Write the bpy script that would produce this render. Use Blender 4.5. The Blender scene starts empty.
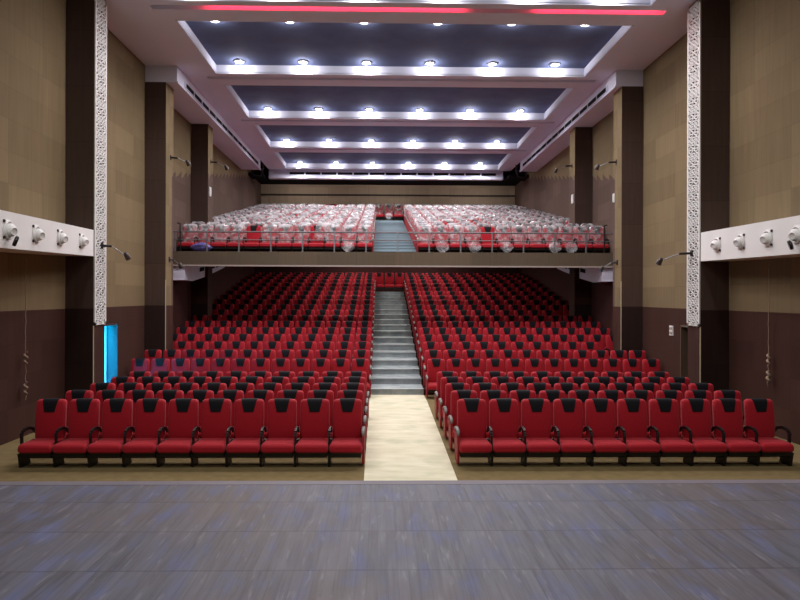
import bpy, math, random
from mathutils import Vector, Matrix
random.seed(7)
R = math.radians
COL = bpy.context.scene.collection
sc = bpy.context.scene

# ------------------------------------------------------------------ materials
def lin(c):
    return tuple(((v/255)/12.92 if v/255 <= .04045 else (((v/255)+.055)/1.055)**2.4) for v in c)+(1,)

def mat(name, rgb, rough=.6, spec=.3, metal=0, noise=None, bump=None, sheen=0):
    m = bpy.data.materials.new(name); m.use_nodes = True
    nt = m.node_tree; b = nt.nodes['Principled BSDF']
    b.inputs['Base Color'].default_value = lin(rgb)
    b.inputs['Roughness'].default_value = rough
    b.inputs['Specular IOR Level'].default_value = spec
    b.inputs['Metallic'].default_value = metal
    b.inputs['Sheen Weight'].default_value = sheen
    if noise:
        sc_, amt = noise
        tc = nt.nodes.new('ShaderNodeTexCoord')
        n = nt.nodes.new('ShaderNodeTexNoise'); n.inputs['Scale'].default_value = sc_; n.inputs['Detail'].default_value = 5
        nt.links.new(tc.outputs['Object'], n.inputs['Vector'])
        mr = nt.nodes.new('ShaderNodeMapRange')
        mr.inputs['From Min'].default_value = .3; mr.inputs['From Max'].default_value = .7
        mr.inputs['To Min'].default_value = 1-amt; mr.inputs['To Max'].default_value = 1+amt
        nt.links.new(n.outputs['Fac'], mr.inputs['Value'])
        hsv = nt.nodes.new('ShaderNodeHueSaturation'); hsv.inputs['Color'].default_value = lin(rgb)
        nt.links.new(mr.outputs['Result'], hsv.inputs['Value'])
        nt.links.new(hsv.outputs['Color'], b.inputs['Base Color'])
        if bump:
            bp = nt.nodes.new('ShaderNodeBump'); bp.inputs['Strength'].default_value = bump; bp.inputs['Distance'].default_value = .02
            nt.links.new(n.outputs['Fac'], bp.inputs['Height']); nt.links.new(bp.outputs['Normal'], b.inputs['Normal'])
    return m

class NT:
    """tiny helper for math-heavy node trees"""
    def __init__(s, m): s.nt = m.node_tree; s.L = s.nt.links
    def n(s, t, **k):
        x = s.nt.nodes.new(t)
        for a, v in k.items(): setattr(x, a, v)
        return x
    def put(s, sock, v):
        if isinstance(v, (int, float)): sock.default_value = v
        else: s.L.new(v, sock)
    def m(s, op, a, b=0, c=None):
        x = s.n('ShaderNodeMath', operation=op); s.put(x.inputs[0], a); s.put(x.inputs[1], b)
        if c is not None: s.put(x.inputs[2], c)
        return x.outputs[0]
    def mix(s, f, a, b):
        x = s.n('ShaderNodeMix', data_type='RGBA'); s.put(x.inputs['Factor'], f)
        for sock, v in ((x.inputs[6], a), (x.inputs[7], b)):
            if isinstance(v, tuple): sock.default_value = v
            else: s.L.new(v, sock)
        return x.outputs[2]
    def xyz(s):
        tc = s.n('ShaderNodeTexCoord'); sp = s.n('ShaderNodeSeparateXYZ'); s.L.new(tc.outputs['Object'], sp.inputs[0])
        return tc.outputs['Object'], sp.outputs[0], sp.outputs[1], sp.outputs[2]
    def vec(s, a, b, c=0):
        x = s.n('ShaderNodeCombineXYZ'); s.put(x.inputs[0], a); s.put(x.inputs[1], b); s.put(x.inputs[2], c); return x.outputs[0]
    def noise(s, v, scale, detail=4):
        x = s.n('ShaderNodeTexNoise'); s.L.new(v, x.inputs['Vector']); x.inputs['Scale'].default_value = scale; x.inputs['Detail'].default_value = detail
        return x.outputs['Fac']

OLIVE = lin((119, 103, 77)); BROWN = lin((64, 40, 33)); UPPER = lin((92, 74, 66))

def wall_mat(name, base, dado=BROWN, horiz='Y', ragged=False, pw=1.2, ph=.62):
    m = bpy.data.materials.new(name); m.use_nodes = True
    t = NT(m); b = m.node_tree.nodes['Principled BSDF']
    v, x, y, z = t.xyz()
    h = y if horiz == 'Y' else x
    ci = t.m('FLOOR', t.m('DIVIDE', h, pw)); cj = t.m('FLOOR', t.m('DIVIDE', z, ph))
    wn = t.n('ShaderNodeTexWhiteNoise', noise_dimensions='2D'); t.L.new(t.vec(ci, cj), wn.inputs['Vector'])
    st = t.noise(t.vec(t.m('MULTIPLY', h, 9), t.m('MULTIPLY', z, .5)), 1.5, 5)
    # value = 0.9..1.1 panel tone + fabric streaks
    val = t.m('ADD', t.m('MULTIPLY', wn.outputs['Value'], .24), t.m('MULTIPLY', st, .42)); val = t.m('ADD', val, .67)
    # joints
    fh = t.m('FRACT', t.m('DIVIDE', h, pw)); fz = t.m('FRACT', t.m('DIVIDE', z, ph))
    j = t.m('MAXIMUM', t.m('LESS_THAN', fh, .008), t.m('LESS_THAN', fz, .014))
    val = t.m('MULTIPLY', val, t.m('SUBTRACT', 1, t.m('MULTIPLY', j, .22)))
    col = base
    if ragged:
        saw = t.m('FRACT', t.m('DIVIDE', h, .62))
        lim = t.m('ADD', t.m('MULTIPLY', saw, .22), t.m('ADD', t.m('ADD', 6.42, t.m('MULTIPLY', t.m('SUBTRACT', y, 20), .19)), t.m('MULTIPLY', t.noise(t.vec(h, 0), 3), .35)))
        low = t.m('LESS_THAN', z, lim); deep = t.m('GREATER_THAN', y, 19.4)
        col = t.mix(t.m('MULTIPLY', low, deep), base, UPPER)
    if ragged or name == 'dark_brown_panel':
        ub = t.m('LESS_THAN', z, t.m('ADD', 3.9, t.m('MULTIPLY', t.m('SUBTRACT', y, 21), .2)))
        col = t.mix(t.m('MULTIPLY', ub, t.m('GREATER_THAN', y, 20.9)), col, BROWN)      # brown below the sloping line of the balcony underside
    if dado:
        col = t.mix(t.m('LESS_THAN', z, 2.52), col, dado)
    hs = t.n('ShaderNodeHueSaturation'); t.put(hs.inputs['Value'], val)
    if isinstance(col, tuple): hs.inputs['Color'].default_value = col
    else: t.L.new(col, hs.inputs['Color'])
    t.L.new(hs.outputs['Color'], b.inputs['Base Color'])
    b.inputs['Roughness'].default_value = .85; b.inputs['Specular IOR Level'].default_value = .15
    return m

def emit(name, rgb, strength):
    m = bpy.data.materials.new(name); m.use_nodes = True
    b = m.node_tree.nodes['Principled BSDF']
    b.inputs['Base Color'].default_value = (0, 0, 0, 1)
    b.inputs['Emission Color'].default_value = rgb; b.inputs['Emission Strength'].default_value = strength
    return m

M = dict(
    red=mat('red_fabric', (160, 15, 32), .75, .25, noise=(40, .08), bump=.1, sheen=.12),
    black_fabric=mat('black_fabric', (17, 17, 22), .8, .2),
    black_plastic=mat('black_plastic', (24, 20, 20), .45, .4),
    red_panel=mat('red_end_panel', (140, 22, 30), .6, .3),
    grey_pad=mat('grey_arm_pad', (112, 108, 104), .4, .5),
    white=mat('white_paint', (226, 226, 224), .55, .3, noise=(2, .03)),
    ceiling=mat('ceiling_plaster', (218, 220, 238), .8, .2, noise=(.8, .03)),
    coffer=mat('coffer_dark_blue', (98, 108, 140), .9, .1, noise=(1.5, .12)),
    dark=mat('dark_void', (22, 20, 26), .9, .1),
    pillar_front=wall_mat('dark_brown_panel', lin((78, 62, 55)), dado=lin((48, 34, 30)), horiz='X', pw=3, ph=1.26),
    wall=wall_mat('olive_wall_panels', OLIVE, ragged=True),
    wall_x=wall_mat('olive_back_panels', lin((168, 148, 128)), horiz='X', dado=None),
    fascia=wall_mat('fascia_panels', lin((90, 78, 64)), horiz='X', dado=None, pw=1.3, ph=9),
    under=mat('brown_under_wall', (70, 42, 40), .85, .1),
    carpet=mat('olive_carpet', (116, 101, 70), .95, .05, noise=(6, .12)),
    terrace=mat('terrace_carpet', (60, 30, 30), .95, .05, noise=(6, .12)),
    steel=mat('brushed_steel', (150, 150, 155), .35, .5, metal=.8),
    dull_steel=mat('dull_grey_steel', (104, 98, 100), .6, .3),
    backing=mat('dark_screen_backing', (62, 50, 44), .9, .1),
    nosing=mat('pale_stair_nosing', (196, 204, 204), .5, .3),
    rope=mat('pale_rope', (150, 130, 112), .9, .1),
    alu=mat('pale_corner_bead', (190, 180, 150), .5, .4),
    lens=emit('lamp_glass', (1, .97, .95, 1), 60),
    led_red=emit('red_led', (1, .03, .06, 1), 16),
    dark_lens=mat('dark_lens', (18, 16, 20), .2, .6),
    blue_plastic=mat('blue_plastic_bag', (88, 84, 140), .35, .5, noise=(9, .4), bump=.5),
    door_paint=mat('pale_door_paint', (215, 220, 225), .5, .3),
)

def stairs_mat():
    m = mat('grey_blue_stair', (112, 122, 124), .75, .2)
    t = NT(m); b = m.node_tree.nodes['Principled BSDF']; v, x, y, z = t.xyz()
    n = t.noise(v, 3, 6); n2 = t.noise(v, 14, 3)
    f = t.m('ADD', t.m('MULTIPLY', n, 1.2), t.m('MULTIPLY', n2, .5)); f = t.m('SUBTRACT', f, .4)
    t.L.new(t.mix(f, lin((112, 126, 132)), lin((176, 182, 180))), b.inputs['Base Color'])
    return m
M['stairs'] = stairs_mat()
M['stairs_b'] = mat('blue_grey_balcony_stair', (98, 116, 124), .75, .2, noise=(5, .15)); M['nosing_b'] = mat('blue_grey_nosing', (140, 158, 166), .6, .2)

def runner_mat():
    m = mat('dusty_cream_aisle', (222, 214, 184), .8, .2)
    t = NT(m); b = m.node_tree.nodes['Principled BSDF']; v, x, y, z = t.xyz()
    n = t.noise(t.vec(t.m('MULTIPLY', x, .8), t.m('MULTIPLY', y, 2.2)), 2.2, 6)
    n2 = t.noise(v, 1.3, 3)
    f = t.m('SMOOTHSTEP', n, .35, .7) if False else t.m('MULTIPLY', t.m('SUBTRACT', n, .35), 2.2)
    c = t.mix(f, lin((214, 210, 186)), lin((192, 186, 154)))
    g = t.m('MINIMUM', t.m('MULTIPLY', t.m('MAXIMUM', t.m('SUBTRACT', n2, .55), 0), 3.5), .6)
    c = t.mix(g, c, lin((168, 172, 142)))
    t.L.new(c, b.inputs['Base Color'])
    return m
M['runner'] = runner_mat()

def stage_mat():
    m = mat('scuffed_stage_boards', (100, 92, 96), .45, .35)
    t = NT(m); b = m.node_tree.nodes['Principled BSDF']; v, x, y, z = t.xyz()
    w, l = .062, .62
    cx = t.m('FLOOR', t.m('DIVIDE', x, w)); cy = t.m('FLOOR', t.m('DIVIDE', y, l))
    wn = t.n('ShaderNodeTexWhiteNoise', noise_dimensions='2D'); t.L.new(t.vec(cx, cy), wn.inputs['Vector'])
    grain = t.noise(t.vec(t.m('MULTIPLY', x, 30), t.m('MULTIPLY', y, 1.6)), 1.4, 6)
    big = t.noise(v, .55, 4); blot = t.noise(v, 1.7, 6)
    blot2 = t.noise(t.vec(t.m('MULTIPLY', x, 3.5), t.m('MULTIPLY', y, 1.1)), 2.0, 7)
    base = t.mix(wn.outputs['Value'], lin((64, 62, 70)), lin((84, 82, 92)))
    base = t.mix(t.m('MULTIPLY', t.m('SUBTRACT', grain, .38), 2.0), base, lin((98, 97, 108)))
    brown = t.m('MULTIPLY', t.m('MAXIMUM', t.m('SUBTRACT', big, .5), 0), 2.5)
    base = t.mix(brown, base, lin((92, 76, 64)))
    bl = t.m('MULTIPLY', t.m('MAXIMUM', t.m('SUBTRACT', blot2, .5), 0), 3.6)
    bl = t.m('MINIMUM', t.m('MULTIPLY', bl, t.m('ADD', .2, blot)), .6)
    base = t.mix(bl, base, lin((84, 92, 136)))
    sc2 = t.noise(t.vec(t.m('MULTIPLY', x, 12), t.m('MULTIPLY', y, 2)), 1.7, 8)
    base = t.mix(t.m('MINIMUM', t.m('MULTIPLY', t.m('MAXIMUM', t.m('SUBTRACT', sc2, .6), 0), 4), .35), base, lin((130, 126, 134)))
    fx = t.m('FRACT', t.m('DIVIDE', x, w)); fy = t.m('FRACT', t.m('DIVIDE', y, l))
    j = t.m('MAXIMUM', t.m('MULTIPLY', t.m('LESS_THAN', fx, .06), .35), t.m('MULTIPLY', t.m('LESS_THAN', fy, .03), .4))
    base = t.mix(j, base, lin((40, 36, 40)))
    t.L.new(base, b.inputs['Base Color'])
    t.put(b.inputs['Roughness'], t.m('ADD', .38, t.m('MULTIPLY', blot2, .3)))
    return m
M['stage'] = stage_mat()

def plastic_mat():
    m = bpy.data.materials.new('clear_plastic_film'); m.use_nodes = True
    nt = m.node_tree; nt.nodes.remove(nt.nodes['Principled BSDF'])
    t = NT(m); v, x, y, z = t.xyz()
    tr = t.n('ShaderNodeBsdfTransparent'); tr.inputs[0].default_value = (.97, .97, .98, 1)
    pr = t.n('ShaderNodeBsdfPrincipled'); pr.inputs['Base Color'].default_value = (.68, .67, .69, 1)
    pr.inputs['Roughness'].default_value = .22; pr.inputs['Specular IOR Level'].default_value = .8
    oi = t.n('ShaderNodeObjectInfo')
    vv = t.n('ShaderNodeVectorMath', operation='ADD'); t.L.new(v, vv.inputs[0]); t.L.new(t.vec(t.m('MULTIPLY', oi.outputs['Random'], 37), 0), vv.inputs[1])
    n = t.noise(vv.outputs[0], 6, 4)
    fac = t.m('ADD', .22, t.m('MULTIPLY', t.m('SUBTRACT', n, .5), 1.6))
    fac = t.m('ADD', fac, t.m('MULTIPLY', t.m('MINIMUM', t.m('MAXIMUM', t.m('SUBTRACT', z, .93), 0), .1), 1.7))     # film more opaque towards the top of the seat
    fac = t.m('MINIMUM', t.m('MAXIMUM', fac, .08), .8)
    bp = t.n('ShaderNodeBump'); bp.inputs['Strength'].default_value = .8; bp.inputs['Distance'].default_value = .03
    t.L.new(n, bp.inputs['Height']); t.L.new(bp.outputs[0], pr.inputs['Normal'])
    mx = t.n('ShaderNodeMixShader'); t.L.new(fac, mx.inputs[0]); t.L.new(tr.outputs[0], mx.inputs[1]); t.L.new(pr.outputs[0], mx.inputs[2])
    t.L.new(mx.outputs[0], nt.nodes['Material Output'].inputs['Surface'])
    return m
M['film'] = plastic_mat()

# ------------------------------------------------------------------ mesh builder
class MB:
    def __init__(s): s.v = []; s.f = []; s.m = []; s.sm = []
    def add(s, vs, fs, mi=0, smooth=False):
        b = len(s.v); s.v += [tuple(p) for p in vs]
        for f in fs: s.f.append(tuple(i+b for i in f)); s.m.append(mi); s.sm.append(smooth)
    def box(s, x0, x1, y0, y1, z0, z1, mi=0, front=None):
        vs = [(x, y, z) for z in (z0, z1) for y in (y0, y1) for x in (x0, x1)]
        fs = [(0, 2, 3, 1), (4, 5, 7, 6), (0, 1, 5, 4), (1, 3, 7, 5), (3, 2, 6, 7), (2, 0, 4, 6)]
        b = len(s.v); s.v += vs
        for k, f in enumerate(fs):
            s.f.append(tuple(i+b for i in f)); s.m.append(front if (front is not None and k == 2) else mi); s.sm.append(False)
    def prism(s, pts, axis, a, b_, mi=0, smooth=False):
        """extrude a 2D polygon along axis ('X': pts are (y,z); 'Y': (x,z); 'Z': (x,y))"""
        def P(p, t): return {'X': (t, p[0], p[1]), 'Y': (p[0], t, p[1]), 'Z': (p[0], p[1], t)}[axis]
        n = len(pts); vs = [P(p, a) for p in pts]+[P(p, b_) for p in pts]
        s.add(vs, [tuple(range(n))[::-1], tuple(range(n, 2*n))], mi)
        s.add(vs, [(i, (i+1) % n, n+(i+1) % n, n+i) for i in range(n)], mi, smooth)
    def loft(s, rings, mi=0, cap=True, smooth=True):
        n = len(rings[0]); vs = [p for r in rings for p in r]; fs = []
        for k in range(len(rings)-1):
            for i in range(n):
                j = (i+1) % n; fs.append((k*n+i, k*n+j, (k+1)*n+j, (k+1)*n+i))
        s.add(vs, fs, mi, smooth)
        if cap: s.add(rings[0], [tuple(range(n))[::-1]], mi); s.add(rings[-1], [tuple(range(n))], mi)
    def tube(s, pts, r, n=8, mi=0, smooth=True):
        pts = [Vector(p) for p in pts]; rr = r if isinstance(r, (list, tuple)) else [r]*len(pts); rings = []
        for k, p in enumerate(pts):
            d = (pts[min(k+1, len(pts)-1)]-pts[max(k-1, 0)]).normalized()
            u = d.cross(Vector((0, 0, 1)))
            if u.length < .1: u = d.cross(Vector((1, 0, 0)))
            u.normalize(); w = d.cross(u)
            rings.append([tuple(p+rr[k]*(math.cos(a)*u+math.sin(a)*w)) for a in [2*math.pi*i/n for i in range(n)]])
        s.loft(rings, mi, True, smooth)
    def bar(s, a, b, w, h, up, mi=0):
        """rectangular bar from a to b, w across, h along up"""
        a = Vector(a); b = Vector(b); d = (b-a).normalized(); up = Vector(up).normalized(); sd = d.cross(up).normalized()
        r = [[tuple(p+sx*w/2*sd+sy*h/2*up) for sx, sy in ((-1, -1), (1, -1), (1, 1), (-1, 1))] for p in (a, b)]
        s.loft(r, mi, True, False)
    def mesh(s, name, mats):
        me = bpy.data.meshes.new(name); me.from_pydata(s.v, [], s.f)
        for m in (mats if isinstance(mats, (list, tuple)) else [mats]): me.materials.append(m)
        me.polygons.foreach_set('material_index', s.m); me.polygons.foreach_set('use_smooth', s.sm); me.update()
        return me
    def build(s, name, mats, parent=None, kind=None):
        o = bpy.data.objects.new(name, s.mesh(name, mats)); COL.objects.link(o)
        if parent: o.parent = parent
        if kind: o['kind'] = kind
        return o

def tag(o, label, cat, group=None, kind=None):
    o['label'] = label; o['category'] = cat
    if group: o['group'] = group
    if kind: o['kind'] = kind
    return o
def empty(name, loc=(0, 0, 0), rot=0):
    o = bpy.data.objects.new(name, None); COL.objects.link(o); o.location = loc; o.rotation_euler.z = rot; return o
def put(name, me, parent):
    o = bpy.data.objects.new(name, me); COL.objects.link(o); o.parent = parent; return o
def copy_tree(o, parent=None):
    c = o.copy(); COL.objects.link(c); c.parent = parent
    for ch in list(o.children): copy_tree(ch, c)
    return c
def struct(mb, name, mats): return mb.build(name, mats, kind='structure')

# ------------------------------------------------------------------ dimensions
XL, XR = -7.61, 7.56            # side walls
PL, PR = -6.98, 6.90            # pilaster inner faces
ZC = 9.78                       # ceiling
P1, P2, P3 = (14.16, 14.75), (18.87, 19.55), (23.45, 24.1)
zt = [0, .167, .34, .51, .685, .8675, 1.05, 1.235, 1.425, 1.62, 1.81, 2.0, 2.2, 2.40, 2.60, 2.76, 2.9, 3.04]
ROWD = .96
def stall_z(k): return zt[k]
BZ = 4.26
def balc_z(i): return BZ+.193*i

# ------------------------------------------------------------------ setting: floors
mb = MB(); mb.box(XL-.4, XR+.4, -4, 5.42, -.2, 1.182); struct(mb, 'stage_floor', M['stage'])
mb = MB(); mb.box(XL-.2, XR+.2, 5.42, 5.53, 0, 1.184); struct(mb, 'trim_1', mat('stage_edge_board', (104, 97, 104), .5, .3, noise=(3, .1)))
mb = MB(); mb.box(XL-.2, XR+.2, 5.53, 17.72, -.2, 0); struct(mb, 'floor', M['carpet'])
# raked floor under the stalls rows
def rake(zs, y0, depth, yend, floor_z, x0, x1):
    pts = [(y0, floor_z)]
    for k in range(1, len(zs)):
        pts += [(y0+depth*(k-1), zs[k]), ]
        pts.append((y0+depth*k if k < len(zs)-1 else yend, zs[k]))
    # make the vertical part of the first riser
    prof = [(y0, floor_z)]
    for k in range(1, len(zs)):
        ya = y0+depth*(k-1); yb = y0+depth*k if k < len(zs)-1 else yend
        prof += [(ya, zs[k]), (yb, zs[k])]
    return prof
prof = rake(zt, 17.72, ROWD, 35.2, 0, 0, 0)
mb = MB()
for a, b in zip(prof[:-1], prof[1:]):
    mb.add([(XL-.1, a[0], a[1]), (XR+.1, a[0], a[1]), (XR+.1, b[0], b[1]), (XL-.1, b[0], b[1])], [(0, 1, 2, 3)])
struct(mb, 'floor_raked', M['terrace'])
# aisle sheet on the flat and stairs in the rake
mb = MB()
mb.prism([(-.70, 5.53), (.70, 5.53), (.71, 9.5), (.78, 16.6), (.76, 17.7), (-.78, 17.7), (-.77, 16.6)], 'Z', .001, .012)
struct(mb, 'aisle_floor', M['runner'])
mb = MB()
for k in range(1, 18):
    y = 17.70+ROWD*(k-1); yb = y+ROWD+.02 if k < 17 else y+.6
    mb.prism([(y, zt[k-1]+.001), (y, zt[k]-.03), (y-.02, zt[k]-.03), (y-.02, zt[k]+.012), (yb, zt[k]+.012), (yb, zt[k]-.02), (y+.03, zt[k]-.02), (y+.03, zt[k-1]+.001)], 'X', -.77, .76)
for k in range(1, 18): mb.box(-.77, .76, 17.68+ROWD*(k-1), 17.74+ROWD*(k-1), zt[k]+.004, zt[k]+.016, 1)
struct(mb, 'aisle_stairs', [M['stairs'], M['nosing']])

# ------------------------------------------------------------------ setting: walls
def side_wall(name, xs, s, dy0, dy1):
    """inner face at x = xs, thickness outwards (s = -1 left, +1 right) with a door opening dy0..dy1"""
    x0, x1 = sorted((xs, xs+s*.25)); mb = MB()
    mb.box(x0, x1, -4, dy0, 0, 11); mb.box(x0, x1, dy1, 37.2, 0, 11); mb.box(x0, x1, dy0, dy1, 2.08, 11)
    return struct(mb, name, M['wall'])
side_wall('wall_left', XL, -1, 15.80, 16.94)
side_wall('wall_right', XR, 1, 15.35, 16.45)
mb = MB(); mb.box(XL-.3, XR+.3, 37.0, 37.25, 4, 11); struct(mb, 'wall_back', M['wall_x'])
mb = MB(); mb.box(XL, XR, 36.93, 37.0, 8.80, 8.88); struct(mb, 'trim_2', mat('dark_dado_line', (52, 42, 38)))
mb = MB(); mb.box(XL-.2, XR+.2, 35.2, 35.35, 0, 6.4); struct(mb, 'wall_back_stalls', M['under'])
mb = MB(); mb.box(XL-.3, XR+.3, -4.2, -4, 0, 11); struct(mb, 'wall_stage', mat('black_stage_drape', (40, 34, 34), .95, .05))

def pilaster(s, y0, y1, n, x_in, x_out):
    x0, x1 = sorted((x_in, x_out)); mb = MB(); mb.box(x0, x1, y0, y1, 0, ZC if n == 1 else 9.28, 0, 1)
    return struct(mb, 'wall_pilaster_' + ('left' if s < 0 else 'right'), [M['wall'], M['pillar_front']])
for s, xi, xo in ((-1, PL, XL), (1, PR, XR)):
    for n, (a, b) in enumerate((P1, P2, P3)): pilaster(s, a, b, n+1, xi, xo)
# pale metal corner beads
n = 3
for s, xi in ((-1, PL), (1, PR)):
    for (a, b), z1 in ((P1, 2.14), (P2, 3.3)):
        mb = MB(); mb.box(xi-.012 if s > 0 else xi-.006, xi+.006 if s > 0 else xi+.012, a-.008, a+.012, 0, z1)
        struct(mb, 'trim_%d' % n, M['alu']); n += 1

# thin dark brown layer over the side walls beneath the balcony
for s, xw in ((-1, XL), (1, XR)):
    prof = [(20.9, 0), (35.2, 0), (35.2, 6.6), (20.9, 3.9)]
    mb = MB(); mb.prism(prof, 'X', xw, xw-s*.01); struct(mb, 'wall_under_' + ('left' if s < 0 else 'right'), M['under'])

# ------------------------------------------------------------------ doors
def door(n, xs, s, y0, y1, lit):
    # small lobby behind the wall
    xo = xs+s*.25; xf = xs+s*2.0; mb = MB(); a, b = sorted((xo, xf))
    mb.box(a, b, y0-.8, y0-.75, 0, 2.4); mb.box(a, b, y1+.9, y1+.95, 0, 2.4)
    mb.box(xf-.02, xf+.02, y0-.8, y1+.95, 0, 2.4); mb.box(a, b, y0-.8, y1+.95, 2.36, 2.4); mb.box(a, b, y0-.8, y1+.95, -.04, 0)
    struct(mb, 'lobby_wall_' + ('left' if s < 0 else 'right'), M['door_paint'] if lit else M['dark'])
    fr = MB()
    x0, x1 = sorted((xs-s*.015, xs+s*.27))
    fr.box(x0, x1, y0, y0+.03, 0, 2.08); fr.box(x0, x1, y1-.03, y1, 0, 2.08); fr.box(x0, x1, y0, y1, 2.03, 2.08)
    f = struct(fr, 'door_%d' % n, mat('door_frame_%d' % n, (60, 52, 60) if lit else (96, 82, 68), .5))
    # leaf standing open into the lobby, hinged at the far jamb
    lf = MB(); h = xs+s*.27; e = h+s*.85; a, b = sorted((h, e)); lf.box(a, b, y1-.09, y1-.05, .01, 2.02)
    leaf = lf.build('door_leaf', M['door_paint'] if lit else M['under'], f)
    hb = MB(); xx = h+s*.3 if lit else e-s*.08
    hb.tube([(xx, y1-.09, 1.0), (xx, y1-.14, 1.0), (xx-s*.12, y1-.14, 1.0)], .012); hb.box(xx-.02, xx+.02, y1-.1, y1-.089, .9, 1.12)
    hb.build('door_handle', M['dark_lens'], leaf)
    if lit:
        l = bpy.data.lights.new('lobby_blue_light', 'AREA'); l.energy = 900; l.color = (.0, .55, 1); l.size = .6; l.shape = 'SQUARE'
        o = bpy.data.objects.new('lobby_blue_light', l); COL.objects.link(o); o.location = (xs+s*.60, y0-.25, 1.9)
        o.rotation_euler = Vector((-s*1.0, -.40, .3)).to_track_quat('Z', 'Y').to_euler()
        o['kind'] = 'structure'
door(1, XL, -1, 15.80, 16.94, True)
door(2, XR, 1, 15.35, 16.45, False)

# ------------------------------------------------------------------ ceiling
CX0, CX1 = -5.62, 5.92
coffers = [(11.0, 14.62)]+[(15.8+4.78*k, 19.42+4.78*k) for k in range(4)]
coffers[-1] = (30.14, 33.75)
slots = [15.05, 19.90, 24.68, 29.46]
SX0, SX1 = -6.04, 6.46
SL, SR = -6.65, 6.72           # inner edges of the lower side soffits
def holed(mb, rect, holes, z, mi=0):
    xs = sorted({rect[0], rect[1]} | {q for h in holes for q in h[:2] if rect[0] < q < rect[1]})
    ys = sorted({rect[2], rect[3]} | {q for h in holes for q in h[2:] if rect[2] < q < rect[3]})
    for i in range(len(xs)-1):
        for j in range(len(ys)-1):
            cx, cy = (xs[i]+xs[i+1])/2, (ys[j]+ys[j+1])/2
            if any(h[0] < cx < h[1] and h[2] < cy < h[3] for h in holes): continue
            mb.add([(xs[i], ys[j], z), (xs[i], ys[j+1], z), (xs[i+1], ys[j+1], z), (xs[i+1], ys[j], z)], [(0, 1, 2, 3)], mi)
mb = MB()
holes = [(CX0, CX1, a, b) for a, b in coffers]+[(SX0, SX1, y-.11, y+.11) for y in slots]
holed(mb, (XL-.3, XR+.3, -4, 18.87), holes, ZC)
holed(mb, (SL, SR, 18.87, 34.3), holes, ZC)
DC = .24
for (x0, x1, a, b), d in [(h, DC) for h in holes[:5]]+[(h, .16) for h in holes[5:]]:
    z1 = ZC+d
    mb.add([(x0, a, ZC), (x1, a, ZC), (x1, b, ZC), (x0, b, ZC), (x0, a, z1), (x1, a, z1), (x1, b, z1), (x0, b, z1)],
           [(0, 1, 5, 4), (1, 2, 6, 5), (2, 3, 7, 6), (3, 0, 4, 7)], 0)
    mb.add([(x0, a, z1), (x1, a, z1), (x1, b, z1), (x0, b, z1)], [(0, 1, 2, 3)], 1 if d == DC else 0)
# lip around each coffer
for a, b in coffers:
    for bx in ((CX0-.06, CX0, a-.06, b+.06), (CX1, CX1+.06, a-.06, b+.06), (CX0, CX1, b, b+.06)):
        mb.box(bx[0], bx[1], bx[2], bx[3], ZC-.03, ZC+.02)
struct(mb, 'ceiling', [M['ceiling'], M['coffer']])
# lower soffits along the sides
YS = 31.9
for s, xe, xw, nm in ((-1, SL, XL-.1, 'left'), (1, SR, XR+.1, 'right')):
    x0, x1 = sorted((xe, xw)); mb = MB()
    mb.add([(x0, 18.87, 9.28), (x1, 18.87, 9.28), (x1, YS, 9.28), (x0, YS, 9.28)], [(0, 1, 2, 3)])
    mb.add([(x0, 18.87, 9.28), (x1, 18.87, 9.28), (x1, 18.87, 9.9), (x0, 18.87, 9.9)], [(0, 1, 2, 3)])
    mb.add([(x0, YS, 9.28), (x1, YS, 9.28), (x1, YS, 9.9), (x0, YS, 9.9)], [(0, 1, 2, 3)])
    mb.add([(xe, 18.87, 9.28), (xe, YS, 9.28), (xe, YS, 9.9), (xe, 18.87, 9.9)], [(0, 1, 2, 3)])
    mb.box(min(xe, xe-s*.035), max(xe, xe-s*.035), 18.87, YS, 9.25, 9.31)
    struct(mb, 'ceiling_soffit_'+nm, M['ceiling'])
    # linear slot vent in the upstand
    v = empty('slot_vent', (xe-s*.02, 19.6, 9.44))
    tag(v, 'long dark slot vent running along the edge of the %s side ceiling soffit' % nm, 'vent')
    bk = MB(); bk.box(-.012, .012, 0, 11.6, -.075, .075); bk.build('slot', M['dark'], v)
    fr = MB()
    fr.box(-.02, .02, -.03, 11.63, .075, .1); fr.box(-.02, .02, -.03, 11.63, -.1, -.075)
    for k in range(14): fr.box(-.02, .02, -.03+11.63/13*k, .03+11.57/13*k, -.075, .075)
    fr.build('vent_frame', M['ceiling'], v)
# end bulkhead with vents
mb = MB(); mb.box(SL, 6.3, 34.3, 34.6, 9.42, 10.1); mb.box(SL, 6.3, 34.2, 34.6, 9.30, 9.42); struct(mb, 'ceiling_bulkhead', M['ceiling'])
v = empty('slot_vent', (-5.55, 34.28, 9.58)); tag(v, 'row of dark slot vents in the bulkhead above the balcony back rows', 'vent')
bk = MB(); bk.box(0, 11.5, -.005, .015, -.07, .07); bk.build('slot', M['dark'], v)
fr = MB()
for k in range(14): fr.box(-.04+11.5/13*k, .04+11.5/13*k, -.02, .015, -.07, .07)
fr.box(-.04, 11.54, -.02, .015, .07, .1); fr.box(-.04, 11.54, -.02, .015, -.1, -.07); fr.build('vent_frame', M['ceiling'], v)
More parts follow.
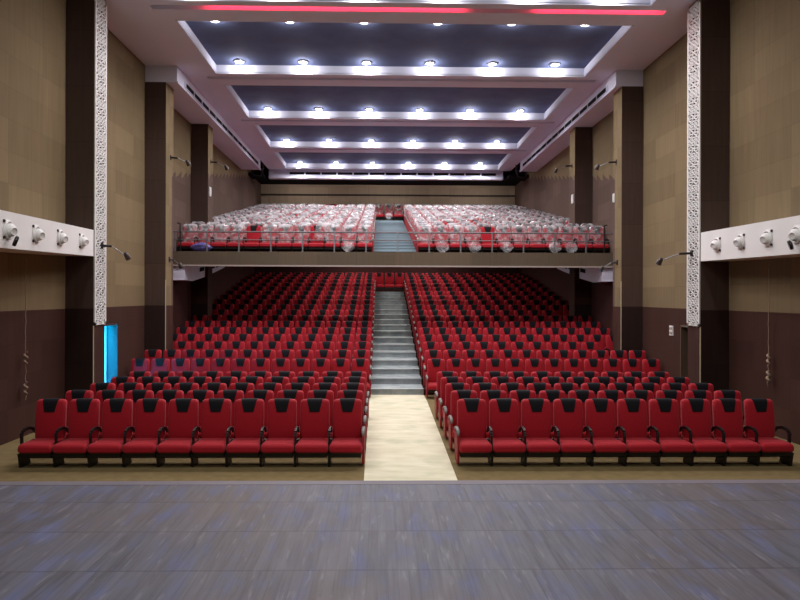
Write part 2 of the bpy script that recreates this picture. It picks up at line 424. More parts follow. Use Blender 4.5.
# dark ceiling behind
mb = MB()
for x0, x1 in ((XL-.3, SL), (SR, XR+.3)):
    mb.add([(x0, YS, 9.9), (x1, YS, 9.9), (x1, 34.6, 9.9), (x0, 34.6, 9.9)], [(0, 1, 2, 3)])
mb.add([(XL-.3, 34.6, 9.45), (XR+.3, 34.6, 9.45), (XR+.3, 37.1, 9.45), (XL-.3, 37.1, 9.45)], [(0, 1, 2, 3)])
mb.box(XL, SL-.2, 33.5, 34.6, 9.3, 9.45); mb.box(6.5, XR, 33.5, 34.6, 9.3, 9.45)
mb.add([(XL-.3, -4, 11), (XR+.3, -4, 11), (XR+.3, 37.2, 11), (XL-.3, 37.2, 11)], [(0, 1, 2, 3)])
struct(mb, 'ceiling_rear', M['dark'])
# loose pipes in the dark corners
for s, x0, lab in ((-1, XL+.35, 'dark pipe hanging in the ceiling corner above the left of the balcony'), (1, XR-.9, 'dark pipe hanging in the ceiling corner above the right of the balcony')):
    mb = MB(); mb.tube([(x0, 32.6, 9.5), (x0+.1, 32.6, 9.15), (x0+.5, 32.6, 9.1), (x0+.6, 32.6, 9.5)], .035, 8)
    mb.tube([(x0, 32.6, 9.5), (x0, 32.6, 9.92)], .03, 8); mb.tube([(x0+.6, 32.6, 9.5), (x0+.6, 32.6, 9.92)], .03, 8)
    tag(mb.build('ceiling_pipe', mat('pipe_grey', (70, 66, 70), .5)), lab, 'pipe')

# red LED runs in the first cove
for x0, x1, lab, st in ((-4.73, 1.57, 'longer glowing red light strip in the front ceiling groove, left of centre', 1),
                        (3.28, 6.37, 'shorter glowing red light strip at the right end of the front ceiling groove', 1)):
    mb = MB(); mb.box(x0, x1, 15.02, 15.08, ZC+.10, ZC+.13); tag(mb.build('ceiling_light_strip', M['led_red']), lab, 'light strip', 'red light strips in the front ceiling groove')
mb = MB(); mb.box(1.75, 3.15, 14.99, 15.11, ZC+.105, ZC+.13)
tag(mb.build('ceiling_light_strip', emit('red_led_dim', (1, .1, .12, 1), .5)), 'dim dark red light strip between the two glowing ones in the ceiling groove', 'light strip', 'red light strips in the front ceiling groove')

# downlights
ring = MB()
nseg = 20
rr = [[(r*math.cos(a), r*math.sin(a), z) for a in [2*math.pi*i/nseg for i in range(nseg)]] for r, z in ((.15, .012), (.155, -.01), (.14, -.03), (.105, -.03), (.10, -.012))]
ring.loft(rr, 0, False); ring_me = ring.mesh('trim_ring', M['white'])
ln = MB(); ln.loft([[(r*math.cos(a), r*math.sin(a), z) for a in [2*math.pi*i/nseg for i in range(nseg)]] for r, z in ((.10, -.01), (.095, -.03), (.06, -.045), (.01, -.05))], 0, True)
lens_me = ln.mesh('lens', M['lens'])
ORD = ['first', 'second', 'third', 'fourth', 'fifth', 'sixth', 'seventh', 'eighth', 'ninth', 'tenth', 'eleventh', 'twelfth', 'thirteenth', 'fourteenth', 'fifteenth', 'sixteenth']
proto = None
LROWS = [(14.28, 'at the ceiling front edge', 1.0), (16.22, 'near edge of the front blue recess', .45), (19.08, 'far edge of the front blue recess', 1.0),
         (23.86, 'in the second blue recess', 1.0), (28.62, 'in the third blue recess', 1.0), (33.38, 'in the rearmost blue recess', .8)]
POWER = 430
for ri, (y, where, pw) in enumerate(LROWS):
    for k in range(6):
        x = -4.82+1.944*k
        if proto is None:
            proto = empty('ceiling_downlight'); put('trim_ring', ring_me, proto); put('lens', lens_me, proto); o = proto
        else: o = copy_tree(proto)
        o.location = (x, y, ZC+DC-.005)
        tag(o, 'round downlight, %s from the left, %s' % (ORD[k], where), 'ceiling light', 'downlights in the ceiling recesses')
        for kind, share in (('SPOT', .95), ('POINT', .07)):       # the beam, and the stray light off the lens
            l = bpy.data.lights.new('downlight_beam', kind); l.energy = POWER*pw*share; l.color = (1, .96, .98); l.shadow_soft_size = .05
            if kind == 'SPOT': l.spot_size = R(158); l.spot_blend = .85
            lo = bpy.data.objects.new('downlight_beam', l); COL.objects.link(lo); lo.location = (x, y, ZC+DC-.12)

# unseen fill lights added behind the bulkhead to brighten the back wall
for x in (-5, 0, 5):
    l = bpy.data.lights.new('rear_wall_fill', 'AREA'); l.shape = 'RECTANGLE'; l.size = 3; l.size_y = .1; l.energy = 34; l.color = (1, .95, .9)
    lo = bpy.data.objects.new('rear_wall_fill', l); COL.objects.link(lo); lo.location = (x, 34.85, 9.40); lo.rotation_euler = (R(35), 0, 0)

# stage working lights (unseen, above the frame, to light the stage and near walls)
for k, (x, y) in enumerate(((-4.5, 1.0), (0, 1.0), (4.5, 1.0), (-4.5, 6.5), (0, 6.5), (4.5, 6.5))):
    l = bpy.data.lights.new('stage_working_lamp', 'AREA'); l.shape = 'DISK'; l.size = .7; l.energy = 200; l.color = (1, .95, .9) if k > 2 else (.88, .93, 1)
    lo = bpy.data.objects.new('stage_working_lamp', l); COL.objects.link(lo); lo.location = (x, y, 9.55)

# lamps under the balcony soffit, either side of the stair
for x in (-1.9, 1.9):
    for y in (23.5, 27.0, 30.5, 33.5):
        l = bpy.data.lights.new('under_balcony_lamp', 'AREA'); l.shape = 'DISK'; l.size = .3; l.energy = 75; l.color = (1, .93, .88)
        lo = bpy.data.objects.new('under_balcony_lamp', l); COL.objects.link(lo); lo.location = (x, y, 3.75+.2*(y-21)-.06)

# ------------------------------------------------------------------ lattice screens
def lattice(s, xi, label):
    z0, z1 = 2.15, 9.70; y0, y1 = P1[0]+.005, P1[1]-.005; mb = MB()
    x0, x1 = sorted((xi-s*.006, xi-s*.034))
    X = (x0+x1)/2; T = x1-x0
    mb.box(x0, x1, y0, y0+.045, z0, z1); mb.box(x0, x1, y1-.045, y1, z0, z1); mb.box(x0, x1, y0, y1, z0, z0+.06); mb.box(x0, x1, y0, y1, z1-.06, z1)
    ya, yb = y0+.04, y1-.04; ym = (ya+yb)/2; n = 20; h = (z1-z0)/n; w = yb-ya
    for k in range(n):
        a = z0+h*k; b = a+h; m = (a+b)/2
        B = lambda p, q, t=.024: mb.bar((X, p[0], p[1]), (X, q[0], q[1]), t, T, (1, 0, 0))
        B((ya, a), (yb, b), .03); B((ya, b), (yb, a), .03)                        # crossing diagonals
        B((ya, m), (ym, b)); B((ym, b), (yb, m)); B((yb, m), (ym, a)); B((ym, a), (ya, m))       # large diamond
        c = [(ym+w*.22*math.cos(R(q)), m+h*.26*math.sin(R(q))) for q in range(0, 360, 45)]
        for p, q in zip(c, c[1:]+c[:1]): B(p, q, .026)                            # rosette
        B((ya, b), (yb, b), .022)
        for q, r_ in ((ya, ya+w*.25), (yb, yb-w*.25)): B((q, m-h*.22), (r_, m)); B((q, m+h*.22), (r_, m))
    o = mb.build('lattice_wall_screen', M['white']); tag(o, label, 'lattice screen', 'carved white lattice screens')
    bk = MB(); p, q = sorted((xi-s*.001, xi-s*.004)); bk.box(p, q, y0, y1, z0, z1); bk.build('backing', M['backing'], o)
lattice(-1, PL, 'tall white carved lattice strip on the pilaster beside the blue-lit doorway')
lattice(1, PR, 'tall white carved lattice strip on the pilaster by the dark doorway')

# ------------------------------------------------------------------ white wall boxes with jet nozzles
def nozzle_meshes():
    br = MB(); br.loft([[(r*math.cos(a), r*math.sin(a), z) for a in [2*math.pi*i/24 for i in range(24)]] for r, z in ((.155, 0), (.155, .03), (.14, .04), (.118, .03), (.116, 0.01))], 0, True)
    ball = MB(); rings = []
    for k in range(7):
        t = R(10+k*14); rings.append([(.115*math.sin(R(100)-t+R(0))*math.cos(a) if False else .115*math.cos(t)*math.cos(a), .115*math.cos(t)*math.sin(a), .02+.115*math.sin(t)) for a in [2*math.pi*i/20 for i in range(20)]])
    ball.loft(rings[:5], 0, True)
    ns = MB(); rings = [[(r*math.cos(a), r*math.sin(a), z) for a in [2*math.pi*i/20 for i in range(20)]] for r, z in ((.075, .07), (.066, .135), (.054, .14), (.045, .10))]
    ns.loft(rings, 0, False)
    hole = MB(); hole.loft([[(r*math.cos(a), r*math.sin(a), .112) for a in [2*math.pi*i/20 for i in range(20)]] for r in (.045, .001)], 0, False)
    cl = MB(); cl.box(-.018, .018, -.022, .022, .0, .022)
    return [('bracket_ring', br.mesh('bracket_ring', M['white'])), ('ball', ball.mesh('ball', M['white'])), ('nozzle', ns.mesh('nozzle', M['white'])),
            ('nozzle_throat', hole.mesh('nozzle_throat', mat('grey_throat', (120, 120, 122), .6))), ('clip', cl.mesh('clip', M['black_plastic']))]
NOZ = nozzle_meshes()
cap = MB(); cap.loft([[(r*math.cos(a), r*math.sin(a), z) for a in [2*math.pi*i/20 for i in range(20)]] for r, z in ((.06, 0), (.085, .01), (.085, .05), (.07, .06))], 0, True)
cap_me = cap.mesh('black_cover', M['dark_lens'])
def lightbox(s, p_far, p_near, px_y, label, names, H):
    (xf, yf, zf), (xn, yn, zn) = p_far, p_near
    mb = MB(); d = Vector((xn-xf, yn-yf, 0)).normalized(); nrm = Vector((d.y, -d.x, 0))*(1 if s < 0 else -1)
    if nrm.x*(-s) < 0: nrm = -nrm
    bk = -s*-1
    ext = (yn-3.0); t = (yf-ext)/(yf-yn); xe, ye, ze = xf+(xn-xf)*t, ext, zf+(zn-zf)*t
    xw = XL+.005 if s < 0 else XR-.005
    vs = [(xf, yf, zf), (xf, yf, zf+H), (xe, ye, ze), (xe, ye, ze+H*1.0), (xw, yf, zf), (xw, yf, zf+H), (xw, ye, ze), (xw, ye, ze+H)]
    mb.add(vs, [(0, 1, 3, 2), (1, 5, 7, 3), (0, 2, 6, 4), (0, 4, 5, 1), (2, 3, 7, 6), (4, 6, 7, 5)])
    o = mb.build('wall_bulkhead_box', M['white']); tag(o, label, 'wall box')
    for k, y in enumerate(px_y):
        t = (yf-y)/(yf-yn); x = xf+(xn-xf)*t; z = zf+(zn-zf)*t+H/2
        r = empty('jet_nozzle', (x, y, z)); up = Vector((0, 0, 1)); ax = up.cross(nrm).normalized()
        r.matrix_world = Matrix.Translation(Vector((x, y, z))+nrm*.001) @ Matrix((ax, up, nrm)).transposed().to_4x4()
        # aim ball slightly down and to the stage
        for nm, me in NOZ:
            c = put(nm, me, r)
            if nm == 'clip':
                c.location = (s*.14, .13, 0); c = put(nm, me, r); c.location = (s*.14, -.13, 0)
            if nm in ('ball', 'nozzle', 'nozzle_throat'): c.rotation_euler = (R(12), R(24*s), 0)
        if k == 3:
            c = put('black_cover', cap_me, r); c.location = (s*.03, -.17, .10); c.rotation_euler = (R(20), R(-25*s), 0)
            c['label'] = 'round black cover'
        tag(r, names[k], 'air nozzle', 'round white air nozzles on the wall boxes')
    return o
side = {-1: ['round white air nozzle on the box nearest the lattice strip, blue-door side', 'second round white air nozzle from the lattice strip, blue-door side',
             'third round white air nozzle from the lattice strip, blue-door side', 'round white air nozzle with black cover hanging below, blue-door side'],
        1: ['round white air nozzle on the box nearest the lattice strip, dark-door side', 'second round white air nozzle from the lattice strip, dark-door side',
            'third round white air nozzle from the lattice strip, dark-door side', 'round white air nozzle with black cover below, dark-door side']}
lightbox(-1, (-6.97, 14.14, 3.71), (-6.42, 9.8, 3.566), [13.381, 12.198, 11.104, 10.036], 'long white wall box with four nozzles, on the wall left of the stalls', side[-1], .592)
lightbox(1, (6.89, 14.14, 3.65), (6.73, 10.5, 3.58), [13.387, 12.433, 11.491, 10.611], 'long white wall box with four nozzles, on the wall right of the stalls', side[1], .66)

# ------------------------------------------------------------------ arm spotlights
def armspot(mount, head, label):
    m = Vector(mount); h = Vector(head); d = h-m
    r = empty('wall_spotlight', m)
    sgn = 1 if d.x > 0 else -1
    p = MB(); p.box(min(0, sgn*.02), max(0, sgn*.02), -.05, .05, -.07, .07); p.build('mount_plate', M['black_plastic'], r)
    e = Vector((d.x*.42, d.y*.3, d.z*.05))
    a = MB(); a.tube([(0, 0, 0), tuple(e*.5), tuple(e)], .028, 8); a.build('bracket', M['black_plastic'], r)
    a = MB(); a.tube([tuple(e), tuple(d*.95)], .012, 8); a.build('arm', M['steel'], r)
    hd = MB(); ax = Vector((sgn*.05, .10, -.16)).normalized()
    hd.tube([tuple(d-ax*.09), tuple(d-ax*.07), tuple(d+ax*.04), tuple(d+ax*.09)], [.03, .05, .065, .07], 12); hd.build('lamp_head', mat('spot_brown', (60, 48, 44), .4, .5), r)
    tag(r, label, 'spotlight', 'small arm spotlights on the pilasters')
armspot((PL+.03, 14.5, 3.98), (-6.47, 14.75, 3.76), 'small arm spotlight fixed to the lattice strip on the blue-door side')
armspot((PR-.03, 14.5, 3.86), (6.22, 14.75, 3.69), 'small arm spotlight fixed to the lattice strip on the dark-door side')
armspot((PL, 19.3, 7.09), (-6.48, 19.4, 6.96), 'upper arm spotlight high on the pilaster left of the balcony front')
armspot((PR, 19.3, 7.05), (6.34, 19.4, 6.92), 'upper arm spotlight high on the pilaster right of the balcony front')
armspot((PL, 23.8, 7.93), (-6.41, 23.9, 7.74), 'arm spotlight on the rear left pilaster above the balcony seats')
armspot((PR, 23.8, 7.88), (6.31, 23.9, 7.72), 'arm spotlight on the rear right pilaster above the balcony seats')
armspot((PL, 19.2, 3.94), (-6.74, 19.5, 3.77), 'arm spotlight on the left pilaster at the end of the balcony fascia')
armspot((PR, 19.2, 3.90), (6.52, 19.5, 3.72), 'arm spotlight on the right pilaster at the end of the balcony fascia')

# ------------------------------------------------------------------ wall plates and ropes
def plate(x, y, z, s, w, h, label, cat='wall light', nm='wall_light_plate'):
    r = empty(nm, (x, y, z)); mb = MB(); a, b = sorted((0, -s*.03)); mb.box(a, b, -w/2, w/2, -h/2, h/2); mb.build('plate', M['white'], r)
    k = MB(); a, b = sorted((-s*.03, -s*.045))
    if cat == 'switch':
        for zz in (-.06, .06): k.box(a, b, -w*.36, w*.36, zz-.035, zz+.035)
        k.build('switch_rocker', mat('grey_switch', (150, 148, 140), .5), r)
    else:
        k.box(a, b, -w*.3, w*.3, -h*.4, h*.4); k.build('diffuser', M['white'], r)
    tag(r, label, cat)
plate(PL, 23.7, 6.78, -1, .2, .34, 'small white wall light on the rear left pilaster above the balcony seats')
plate(PR, 23.7, 6.58, 1, .2, .34, 'small white wall light on the rear right pilaster above the balcony seats')
plate(PR, 19.47, 5.95, 1, .10, .28, 'small white wall light on the pilaster at the right balcony rail end')
plate(XR, 16.95, 1.90, 1, .20, .27, 'white double switch plate on brown wall beside the dark doorway', 'switch', 'wall_switch')

def rope(x, y, ztop, knots, zend, label, seed):
    rnd = random.Random(seed); mb = MB()
    pts = []; n = 24
    for i in range(n+1):
        z = ztop+(zend-ztop)*i/n; pts.append((x+rnd.uniform(-.006, .006), y+rnd.uniform(-.008, .008), z))
    mb.tube(pts, .008, 6)
    for z, r_ in knots:
        c = []
        for i in range(14):
            a = i*1.1; c.append((x+.5*r_*math.cos(a), y+r_*.8*math.sin(a), z+.13-.26*i/13))
        mb.tube(c, [.012+.012*math.sin(i/13*math.pi) for i in range(14)], 6)
    mb.tube([(x, y, zend+.1), (x, y+.03, zend), (x, y+.01, zend-.12)], [.01, .012, .004], 6)
    tag(mb.build('hanging_rope', M['rope']), label, 'rope', 'thin knotted ropes hanging on the side walls')
rope(XL+.10, 12.42, 3.55, [(1.58, .05), (.98, .05)], .86, 'thin pale knotted rope hanging on the brown wall by the leftmost front seat', 1)
rope(XR-.10, 12.54, 3.5, [(1.55, .04), (1.2, .05)], 1.1, 'thin pale knotted rope hanging on the brown wall right of the stalls', 2)

# ------------------------------------------------------------------ balcony
mb = MB(); prof = [(21.0, BZ)]
YB0 = 22.1+.24-ROWD      # back edge of platform i is just behind the seat back
for i in range(1, 16):
    y = 22.24+ROWD*(i-1); prof += [(y, balc_z(i-1)), (y, balc_z(i))]
prof += [(37.0, balc_z(15)), (37.0, 6.5+.5), (21.0, 3.90)]
for a, b in zip(prof, prof[1:]+prof[:1]):
    mb.add([(XL, a[0], a[1]), (XR, a[0], a[1]), (XR, b[0], b[1]), (XL, b[0], b[1])], [(0, 1, 2, 3)])
struct(mb, 'floor_balcony', M['terrace'])
mb = MB(); mb.box(XL+.005, XR-.005, 20.9, 21.06, 3.86, 4.31); struct(mb, 'wall_balcony_fascia', M['fascia'])
mb = MB(); mb.box(XL+.005, XR-.005, 20.88, 21.1, 3.81, 3.86); struct(mb, 'trim_20', mat('dull_white_edge', (160, 148, 142), .6, .2))
mb = MB()
for i in range(0, 16):
    y = 22.24+ROWD*(i-1); z = balc_z(i)
    if i == 0: mb.box(-.79, .80, 21.1, 22.2, z, z+.015); continue
    mb.box(-.79, .80, y-.02, y+.02, balc_z(i-1)+.016, z-.03); mb.box(-.79, .80, y-.04, y+ROWD-.03, z-.03, z+.015)
    if i < 15: mb.box(-.79, .80, y+.45, y+ROWD-.03, z+.015, z+.10)
for i in range(1, 16):
    y = 22.24+ROWD*(i-1); mb.box(-.79, .80, y-.045, y-.005, balc_z(i)-.03, balc_z(i)+.02, 1)
    if i < 15: mb.box(-.79, .80, y+.445, y+.47, balc_z(i)+.075, balc_z(i)+.105, 1)
struct(mb, 'balcony_stairs', [M['stairs_b'], M['nosing_b']])
# haunch bulkheads under the balcony ends
for s, xw, xi, nm in ((-1, XL+.04, -7.08, 'left'), (1, XR-.04, 7.08, 'right')):
    a, b = sorted((xw, xi)); mb = MB()
    mb.prism([(21.0, 3.35), (21.9, 3.33), (23.4, 3.52), (26.4, 4.02), (26.4, 4.75), (21.0, 3.84)], 'X', a, b)
    o = struct(mb, 'ceiling_duct_'+nm, M['ceiling'])
    for k in range(4):
        g = MB(); y = 22.75+.74*k; z = 3.76+.085*k; x0, x1 = sorted((xi, xi-s*.012))
        g.prism([(y, z-.07), (y+.56, z), (y+.56, z+.15), (y, z+.08)], 'X', x0, x1); g.build('slot', M['dark'], o)
# railing
rail = empty('balcony_rail', (0, 21.02, 4.31)); tag(rail, 'long grey steel rail with thin posts along the balcony front', 'railing')
x0r, x1r = XL-.33, XR-.06
for k, px in enumerate(range(14)):
    x = -7.40+1.071*k
    if x > x1r+.03: break
    mb = MB(); mb.box(x-.022, x+.022, -.022, .022, 0, .67); mb.box(x-.05, x+.05, -.05, .05, 0, .012); mb.build('post', M['steel'], rail)
for z, r_ in ((.67, .026), (.40, .018)):
    mb = MB(); mb.tube([(x0r+.4, 0, z), (x1r, 0, z)], r_, 8); mb.build('rail_bar', M['dull_steel'], rail)
mb = MB()
for x in (PL-.25, PR+.25):
    mb.box(x-.015, x+.015, -.03, .03, 0, .95)
    mb.tube([(x, 0, .94), (x-.1 if x < 0 else x+.1, 0, .96)], .02, 6)
mb.build('end_bracket', M['black_plastic'], rail)
# bag of plastic film at the rail end
mb = MB(); rings = []
rnd = random.Random(5)
for k in range(9):
    t = k/8; r_ = math.sin(math.pi*(.08+.84*t))
    rings.append([(-6.62+(.36*r_*(1+rnd.uniform(-.12, .12)))*math.cos(a), 21.35+.16*r_*(1+rnd.uniform(-.15, .15))*math.sin(a), 4.285+.36*t) for a in [2*math.pi*i/14 for i in range(14)]])
mb.loft(rings); tag(mb.build('plastic_bag', M['blue_plastic']), 'bluish crumpled plastic bag behind the left end of the balcony rail', 'bag')

# ------------------------------------------------------------------ seats
def rrect(cx, cy, hw, hd, z, n=3, r=.04, shift=0):
    """rounded rectangle ring in the XY plane"""
    pts = []; r = min(r, hw*.95, hd*.95)
    for qx, qy, a0 in ((1, 1, 0), (-1, 1, 90), (-1, -1, 180), (1, -1, 270)):
        for i in range(n+1):
            a = R(a0+90*i/n); pts.append((cx+qx*(hw-r)+r*math.cos(a), cy+qy*(hd-r)+r*math.sin(a), z))
    return pts
def lean(z): return -.06*(1-(z-.40)/.68)+.02*math.sin((z-.4)/.68*math.pi)*-1
def backrest_mb(mb, n=3, grow=0, mi=0, levels=None):
    lv = levels or ((.38, .235, .045), (.42, .25, .055), (.60, .252, .058), (.78, .25, .06), (.92, .248, .06), (1.0, .246, .058), (1.025, .238, .05), (1.045, .21, .030), (1.05, .17, .012))
    mb.loft([rrect(0, lean(z)-.03, w+grow, d+grow, z, n, .045) for z, w, d in lv], mi)
def head_mb(mb, mi=0):
    # trapezoid of black cloth draped over the top of the backrest, bulging forward a little
    rows = [(.845, .082), (.88, .090), (.94, .105), (1.0, .119), (1.03, .128), (1.054, .132)]
    def yf(z): return lean(z)-.03-{.845: .060, .88: .0615, .94: .0605, 1.0: .058, 1.03: .047, 1.054: .03}[z]-.008
    F = [(s*w, yf(z), z) for z, w in rows for s in (-1, 1)]
    F += [(s*.135, lean(1.05)+.0, 1.058) for s in (-1, 1)]
    F += [(s*.13, lean(1.03)+.034, 1.03) for s in (-1, 1)]+[(s*.12, lean(.95)+.038, .95) for s in (-1, 1)]
    n = len(F)//2
    mb.add(F, [(2*i, 2*i+1, 2*i+3, 2*i+2) for i in range(n-1)], mi, True)
    # side thickness
    for s in (0, 1):
        base = [F[2*i+s] for i in range(n)]; inn = [(p[0]*.98, p[1]+(.02 if i < 6 else 0), p[2]-.012) for i, p in enumerate(base)]
        mb.add(base+inn, [(i, i+1, n+i+1, n+i) for i in range(n-1)], mi, True)
def cushion_mb(mb, hw, mi=0, n=3):
    # loft along Y so the front edge rolls over
    secs = [(-.605, .285, .345, .93), (-.595, .262, .375, 1.03), (-.56, .25, .398, 1.06), (-.51, .25, .405, 1.04), (-.48, .25, .407, 1), (-.40, .25, .41, 1), (-.20, .26, .405, 1), (-.09, .28, .40, .97)]
    rings = []
    for y, z0, z1, k in secs:
        rings.append([(p[0], y, p[1]) for p in [(q[0], q[1]) for q in rrect(0, (z0+z1)/2, hw*k, (z1-z0)/2, 0, n, .045)]])
    mb.loft(rings, mi)
def pan_mb(mb, hw, mi=0):
    mb.prism([(-.55, .248), (-.12, .248), (-.12, .19), (-.49, .155), (-.55, .185)], 'X', -hw*.96, hw*.96, mi)
    mb.tube([(-hw, -.30, .20), (hw, -.30, .20)], .025, 6, mi)
def arm_mb(mb, x, mi=0):
    P = [(-.055, .50), (-.13, .565), (-.25, .60), (-.36, .595), (-.435, .565), (-.46, .51)]
    for (a, b), (c, d) in zip(P[:-1], P[1:]):
        mb.bar((x, a, b), (x, c, d), .038, .048, (0, 0, 1) if abs(c-a) > .045 else (0, 1, 0), mi)
    mb.bar((x, -.452, .55), (x, -.44, .24), .030, .05, (0, 1, 0), mi)
def leg_mb(mb, x, mi=0):
    mb.prism([(-.54, .235), (-.18, .235), (-.16, .38), (-.06, .38), (-.08, .20), (-.24, .10), (-.21, 0), (-.49, 0), (-.52, .16)], 'X', x-.02, x+.02, mi)
def end_mb(mb, x, mi=0):
    mb.prism([(-.47, .53), (-.08, .53), (-.07, .30), (-.18, .04), (-.47, .04), (-.50, .30)], 'X', x-.018, x+.018, mi)
def pad_mb(mb, x, mi=0):
    rings = [rrect(x, 0, w, 1, 0, 2, .02) for w in (1,)]
    secs = [(-.48, .53, .020, .022), (-.45, .56, .032, .028), (-.38, .59, .034, .03), (-.26, .60, .034, .03), (-.13, .58, .028, .026), (-.08, .55, .02, .02)]
    mb.loft([[(x+hw*math.cos(a), y, z+hh*math.sin(a)) for a in [2*math.pi*i/8 for i in range(8)]] for y, z, hw, hh in secs], mi)

def one(fn, name, m, *a):
    mb = MB(); fn(mb, *a); return mb.mesh(name, m)
PITCH = {-1: .561, 1: .558}; START = {-1: -1.04, 1: 1.10}
def sx(s, k): return START[s]+s*PITCH[s]*k
ME = dict(backrest=one(backrest_mb, 'backrest', M['red']), head=one(head_mb, 'head_cover', M['black_fabric']))
for s in (-1, 1):
    hw = PITCH[s]/2-.024
    ME['cushion', s] = one(cushion_mb, 'seat_cushion', M['red'], hw); ME['pan', s] = one(pan_mb, 'seat_pan', M['black_plastic'], hw)
    xo = s*PITCH[s]/2       # stand on the wall side of each seat
    ME['arm', s] = one(arm_mb, 'armrest', M['black_plastic'], xo); ME['leg', s] = one(leg_mb, 'leg', M['black_plastic'], xo)
    ME['end', s] = one(end_mb, 'end_panel', M['red_panel'], -xo); ME['pad', s] = one(pad_mb, 'armrest', M['grey_pad'], -xo)
    ME['endleg', s] = one(leg_mb, 'leg', M['black_plastic'], -xo-s*.0)

def make_seat(name, s, aisle, arms=True):
    r = empty(name)
    put('backrest', ME['backrest'], r); put('head_cover', ME['head'], r); put('seat_cushion', ME['cushion', s], r); put('seat_pan', ME['pan', s], r)
    if arms: put('armrest', ME['arm', s], r); put('leg', ME['leg', s], r)
    if aisle:
        p = put('end_panel', ME['end', s], r); q = put('armrest', ME['pad', s], r); q['label'] = 'grey-topped armrest'
    return r
def merged_seat(s, aisle=False, n=2):
    mb = MB(); hw = PITCH[s]/2-.024; xo = s*PITCH[s]/2
    backrest_mb(mb, n, 0, 0, ((.38, .24, .045), (.46, .25, .055), (.75, .25, .06), (.97, .246, .058), (1.035, .238, .05), (1.06, .18, .012)))
    head_mb(mb, 1); cushion_mb(mb, hw, 0, n); pan_mb(mb, hw, 2); arm_mb(mb, xo, 2); leg_mb(mb, xo, 2)
    if aisle: end_mb(mb, -xo, 0); pad_mb(mb, -xo, 3)
    return mb
SEATM = [M['red'], M['black_fabric'], M['black_plastic'], M['grey_pad']]

def blocked(x, y):
    """a pilaster stands where the seat would be"""
    for a, b in (P2, P3):
        if y > a-.02 and y-.62 < b+.02 and (x-.30 < PL or x+.30 > PR): return True
    return False
protos = {}
def seat_copy(name, s, aisle):
    return make_seat(name, s, aisle)          # every seat its own objects over shared meshes

rows = [(10.75+.97*r, 0, 10) for r in range(5)]+[(17.58+ROWD*j, zt[j], 12) for j in range(18)]
rowname = ['front row']+['%s row' % o for o in ORD[1:]]+['seventeenth row', 'eighteenth row']
SIDE = {-1: 'left', 1: 'right'}
rest = []; count = 0
for ri, (y, z, n) in enumerate(rows):
    ks = [(s, k) for k in range(n) for s in (-1, 1)]
    for s, k in ks:
        x = sx(s, k)
        if blocked(x, y): continue
        if count < 300:
            o = seat_copy('theatre_seat', s, k == 0); o.location = (x, y, z); count += 1
            look = 'red seat with grey-topped aisle armrest' if k == 0 else 'red seat with black head cover'
            place = ', first beside the aisle' if k == 0 else ', %s from the aisle' % ORD[k]
            if k == n-1 and ri < 7: place = ', outermost by the wall'
            lab = look+place+', %s, %s stalls' % (rowname[ri], SIDE[s])
            tag(o, lab, 'theatre seat', 'red seats in the %s stalls block' % SIDE[s])
        else: rest.append((s, x, y, z, k == 0))
# three seats across the top of the stalls stair
for k in range(3):
    rest.append((1, .0+(k-1)*.56, 17.58+ROWD*17, zt[17], False))
big = MB(); tmpl = {(s, a): merged_seat(s, a) for s in (-1, 1) for a in (False, True)}
for s, x, y, z, a in rest:
    t = tmpl[s, a]; b = len(big.v)
    big.v += [(p[0]+x, p[1]+y, p[2]+z) for p in t.v]; big.f += [tuple(i+b for i in f) for f in t.f]; big.m += t.m; big.sm += t.sm
tag(big.build('stalls_back_seating', SEATM), 'remaining rows of red seats with black head covers rising beneath the balcony', 'seating', kind='stuff')

# ------------------------------------------------------------------ balcony seats in plastic film
def film_mesh(seed, bag=False):
    rnd = random.Random(seed); mb = MB(); rings = []
    for z, w, d in ((.43, .256, .09), (.55, .254, .085), (.64, .254, .083), (.73, .254, .083), (.82, .254, .083), (.91, .254, .082), (.99, .252, .08), (1.045, .24, .07), (1.075, .21, .05), (1.095, .14, .02)):
        ring = rrect(0, lean(min(z, 1.08))-.03, w, d, z, 5, .05)
        rings.append([(p[0]*(1+rnd.uniform(-.012, .018)), p[1]+rnd.uniform(-.022, .014), p[2]+rnd.uniform(-.015, .02)) for p in ring])
    mb.loft(rings, 0, False); mb.add(rings[-1], [tuple(range(len(rings[-1])))], 0, True)
    # skirt spreading onto the cushion
    fr = [(-.245+.49*i/10, -.17-.30*j/4-rnd.uniform(0, .02), .425+rnd.uniform(-.005, .03)) for j in range(5) for i in range(11)]
    mb.add(fr, [(j*11+i, j*11+i+1, (j+1)*11+i+1, (j+1)*11+i) for j in range(4) for i in range(10)], 0, True)
    return mb.mesh('plastic_cover', M['film'])
def bag_mesh(seed):
    rnd = random.Random(seed); mb = MB(); rings = []
    for k in range(8):
        t = k/7; r_ = math.sin(math.pi*(.1+.8*t))
        rings.append([(.22*r_*(1+rnd.uniform(-.2, .15))*math.cos(a), -.72+.07*r_*math.sin(a)+rnd.uniform(-.01, .01), .08+.40*t) for a in [2*math.pi*i/16 for i in range(16)]])
    mb.loft(rings); return mb.mesh('loose_film', M['film'])
FILM = [film_mesh(i) for i in range(5)]; BAG = [bag_mesh(20+i) for i in range(3)]
SOLID = {(s, a): merged_seat(s, a).mesh('seat', SEATM) for s in (-1, 1) for a in (False, True)}
bare = {(0, -1, 7), (0, 1, 4), (6, -1, 6), (6, -1, 4), (15, -1, 3), (15, -1, 4), (15, -1, 5), (2, 1, 2), (3, 1, 4), (14, -1, 4)}
half = {(0, -1, 3)}
bags = {(0, -1, 1), (0, 1, 1), (0, 1, 3), (0, 1, 5), (0, 1, 8), (0, 1, 9)}
count = 0; rest = []
rnd = random.Random(11)
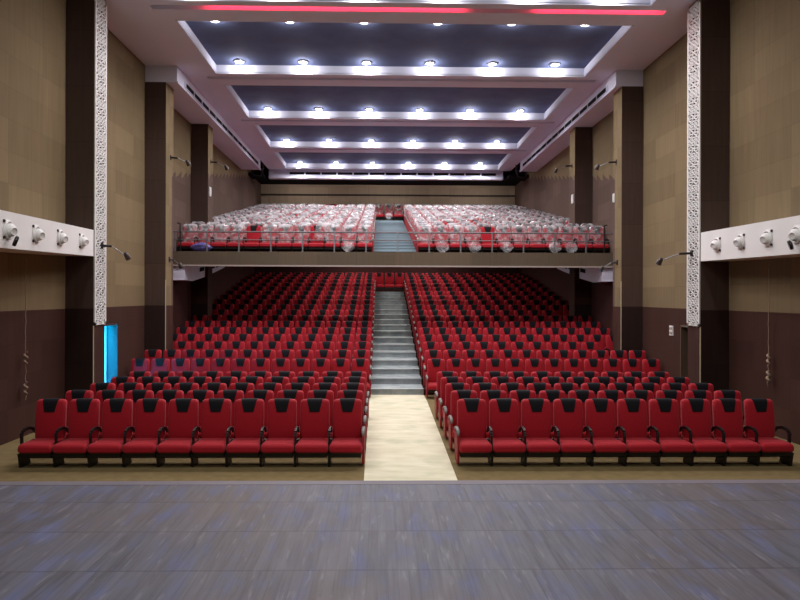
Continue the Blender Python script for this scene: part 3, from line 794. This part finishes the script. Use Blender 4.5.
def balcony_label(i, s, k, wrapped, bag):
    w = 'red seat wrapped in plastic film' if wrapped else 'bare red seat without plastic film'
    if bag: w = 'plastic-wrapped red seat with film hanging below'
    pos = 'beside the stairs' if k == 0 else '%s from the stairs' % ORD[k]
    return '%s, %s, %s, %s balcony' % (w, pos, rowname[i], SIDE[s])
proto_w = {}
for i in range(16):
    y = 22.1+ROWD*i; z = balc_z(i)
    for k in range(12):
        for s in (-1, 1):
            x = sx(s, k)
            if blocked(x, y): continue
            if count < 297:
                wrapped = (i, s, k) not in bare
                nm = 'wrapped_theatre_seat' if wrapped else 'bare_theatre_seat'
                if i < 2: o = seat_copy(nm, s, k == 0)
                else: o = bpy.data.objects.new(nm, SOLID[s, k == 0]); COL.objects.link(o)
                o.location = (x, y, z); count += 1
                if wrapped and not any(c.name.startswith('plastic_cover') for c in o.children):
                    c = put('plastic_cover', FILM[rnd.randrange(5)], o)
                    if (i, s, k) in half: c.location = (.12, 0, .16); c.rotation_euler = (0, R(14), 0)
                elif wrapped:
                    [c for c in o.children if c.name.startswith('plastic_cover')][0].data = FILM[rnd.randrange(5)]
                if (i, s, k) in half:
                    c = [c for c in o.children if c.name.startswith('plastic_cover')][0]; c.location = (.0, -.01, .13)
                if (i, s, k) in bags: put('loose_film', BAG[rnd.randrange(3)], o)
                tag(o, balcony_label(i, s, k, wrapped, (i, s, k) in bags), 'balcony seat', 'plastic-wrapped seats in the %s balcony block' % SIDE[s] if wrapped else 'unwrapped balcony seats')
            else: rest.append((i, s, k, x, y, z))
# three seats across the top of the balcony stair
for k, w in enumerate(('left', 'middle', 'right')):
    o = bpy.data.objects.new('wrapped_theatre_seat', SOLID[1, False]); COL.objects.link(o); o.location = ((k-1)*.57+.0, 22.1+ROWD*15, balc_z(15))
    c = put('plastic_cover', FILM[k], o)
    if k == 1: put('loose_film', BAG[1], o)
    tag(o, 'plastic-wrapped red seat, the %s one of three across the top of the balcony stairs' % w, 'balcony seat', 'three seats at the top of the balcony stairs')
big = MB()
films = []
for sd in range(3):
    me = FILM[sd]; films.append(([tuple(v.co) for v in me.vertices], [tuple(p.vertices) for p in me.polygons]))
tm = {s: merged_seat(s) for s in (-1, 1)}
for i, s, k, x, y, z in rest:
    t = tm[s]; b = len(big.v)
    big.v += [(p[0]+x, p[1]+y, p[2]+z) for p in t.v]; big.f += [tuple(q+b for q in f) for f in t.f]; big.m += t.m; big.sm += t.sm
    if (i, s, k) not in bare:
        vs, fs = films[rnd.randrange(3)]; big.add([(p[0]+x, p[1]+y, p[2]+z) for p in vs], fs, 4, True)
tag(big.build('balcony_back_seating', SEATM+[M['film']]), 'farthest rows of plastic-wrapped red seats at the back of the balcony', 'seating', kind='stuff')

# ------------------------------------------------------------------ world, camera, render
w = bpy.data.worlds.new('World'); sc.world = w; w.use_nodes = True
w.node_tree.nodes['Background'].inputs[0].default_value = (.02, .02, .025, 1); w.node_tree.nodes['Background'].inputs[1].default_value = .3
cam = bpy.data.cameras.new('Camera'); cam.lens = 620/800*36; cam.sensor_width = 36; cam.shift_y = -4/800; cam.shift_x = 8.3/800; cam.clip_end = 100
co = bpy.data.objects.new('Camera', cam); COL.objects.link(co); co.location = (-.48, 0, 2.83); co.rotation_euler = (R(90), -.003, R(-1.04)); sc.camera = co
sc.view_settings.view_transform = 'Standard'; sc.view_settings.look = 'None'; sc.view_settings.gamma = 1; sc.view_settings.use_curve_mapping = False
sc.view_settings.exposure = -0.47
sc.cycles.use_denoising = True
sc.cycles.max_bounces = 7; sc.cycles.diffuse_bounces = 4; sc.cycles.glossy_bounces = 2; sc.cycles.transparent_max_bounces = 10
sc.cycles.sample_clamp_indirect = 4; sc.cycles.caustics_reflective = False; sc.cycles.caustics_refractive = False
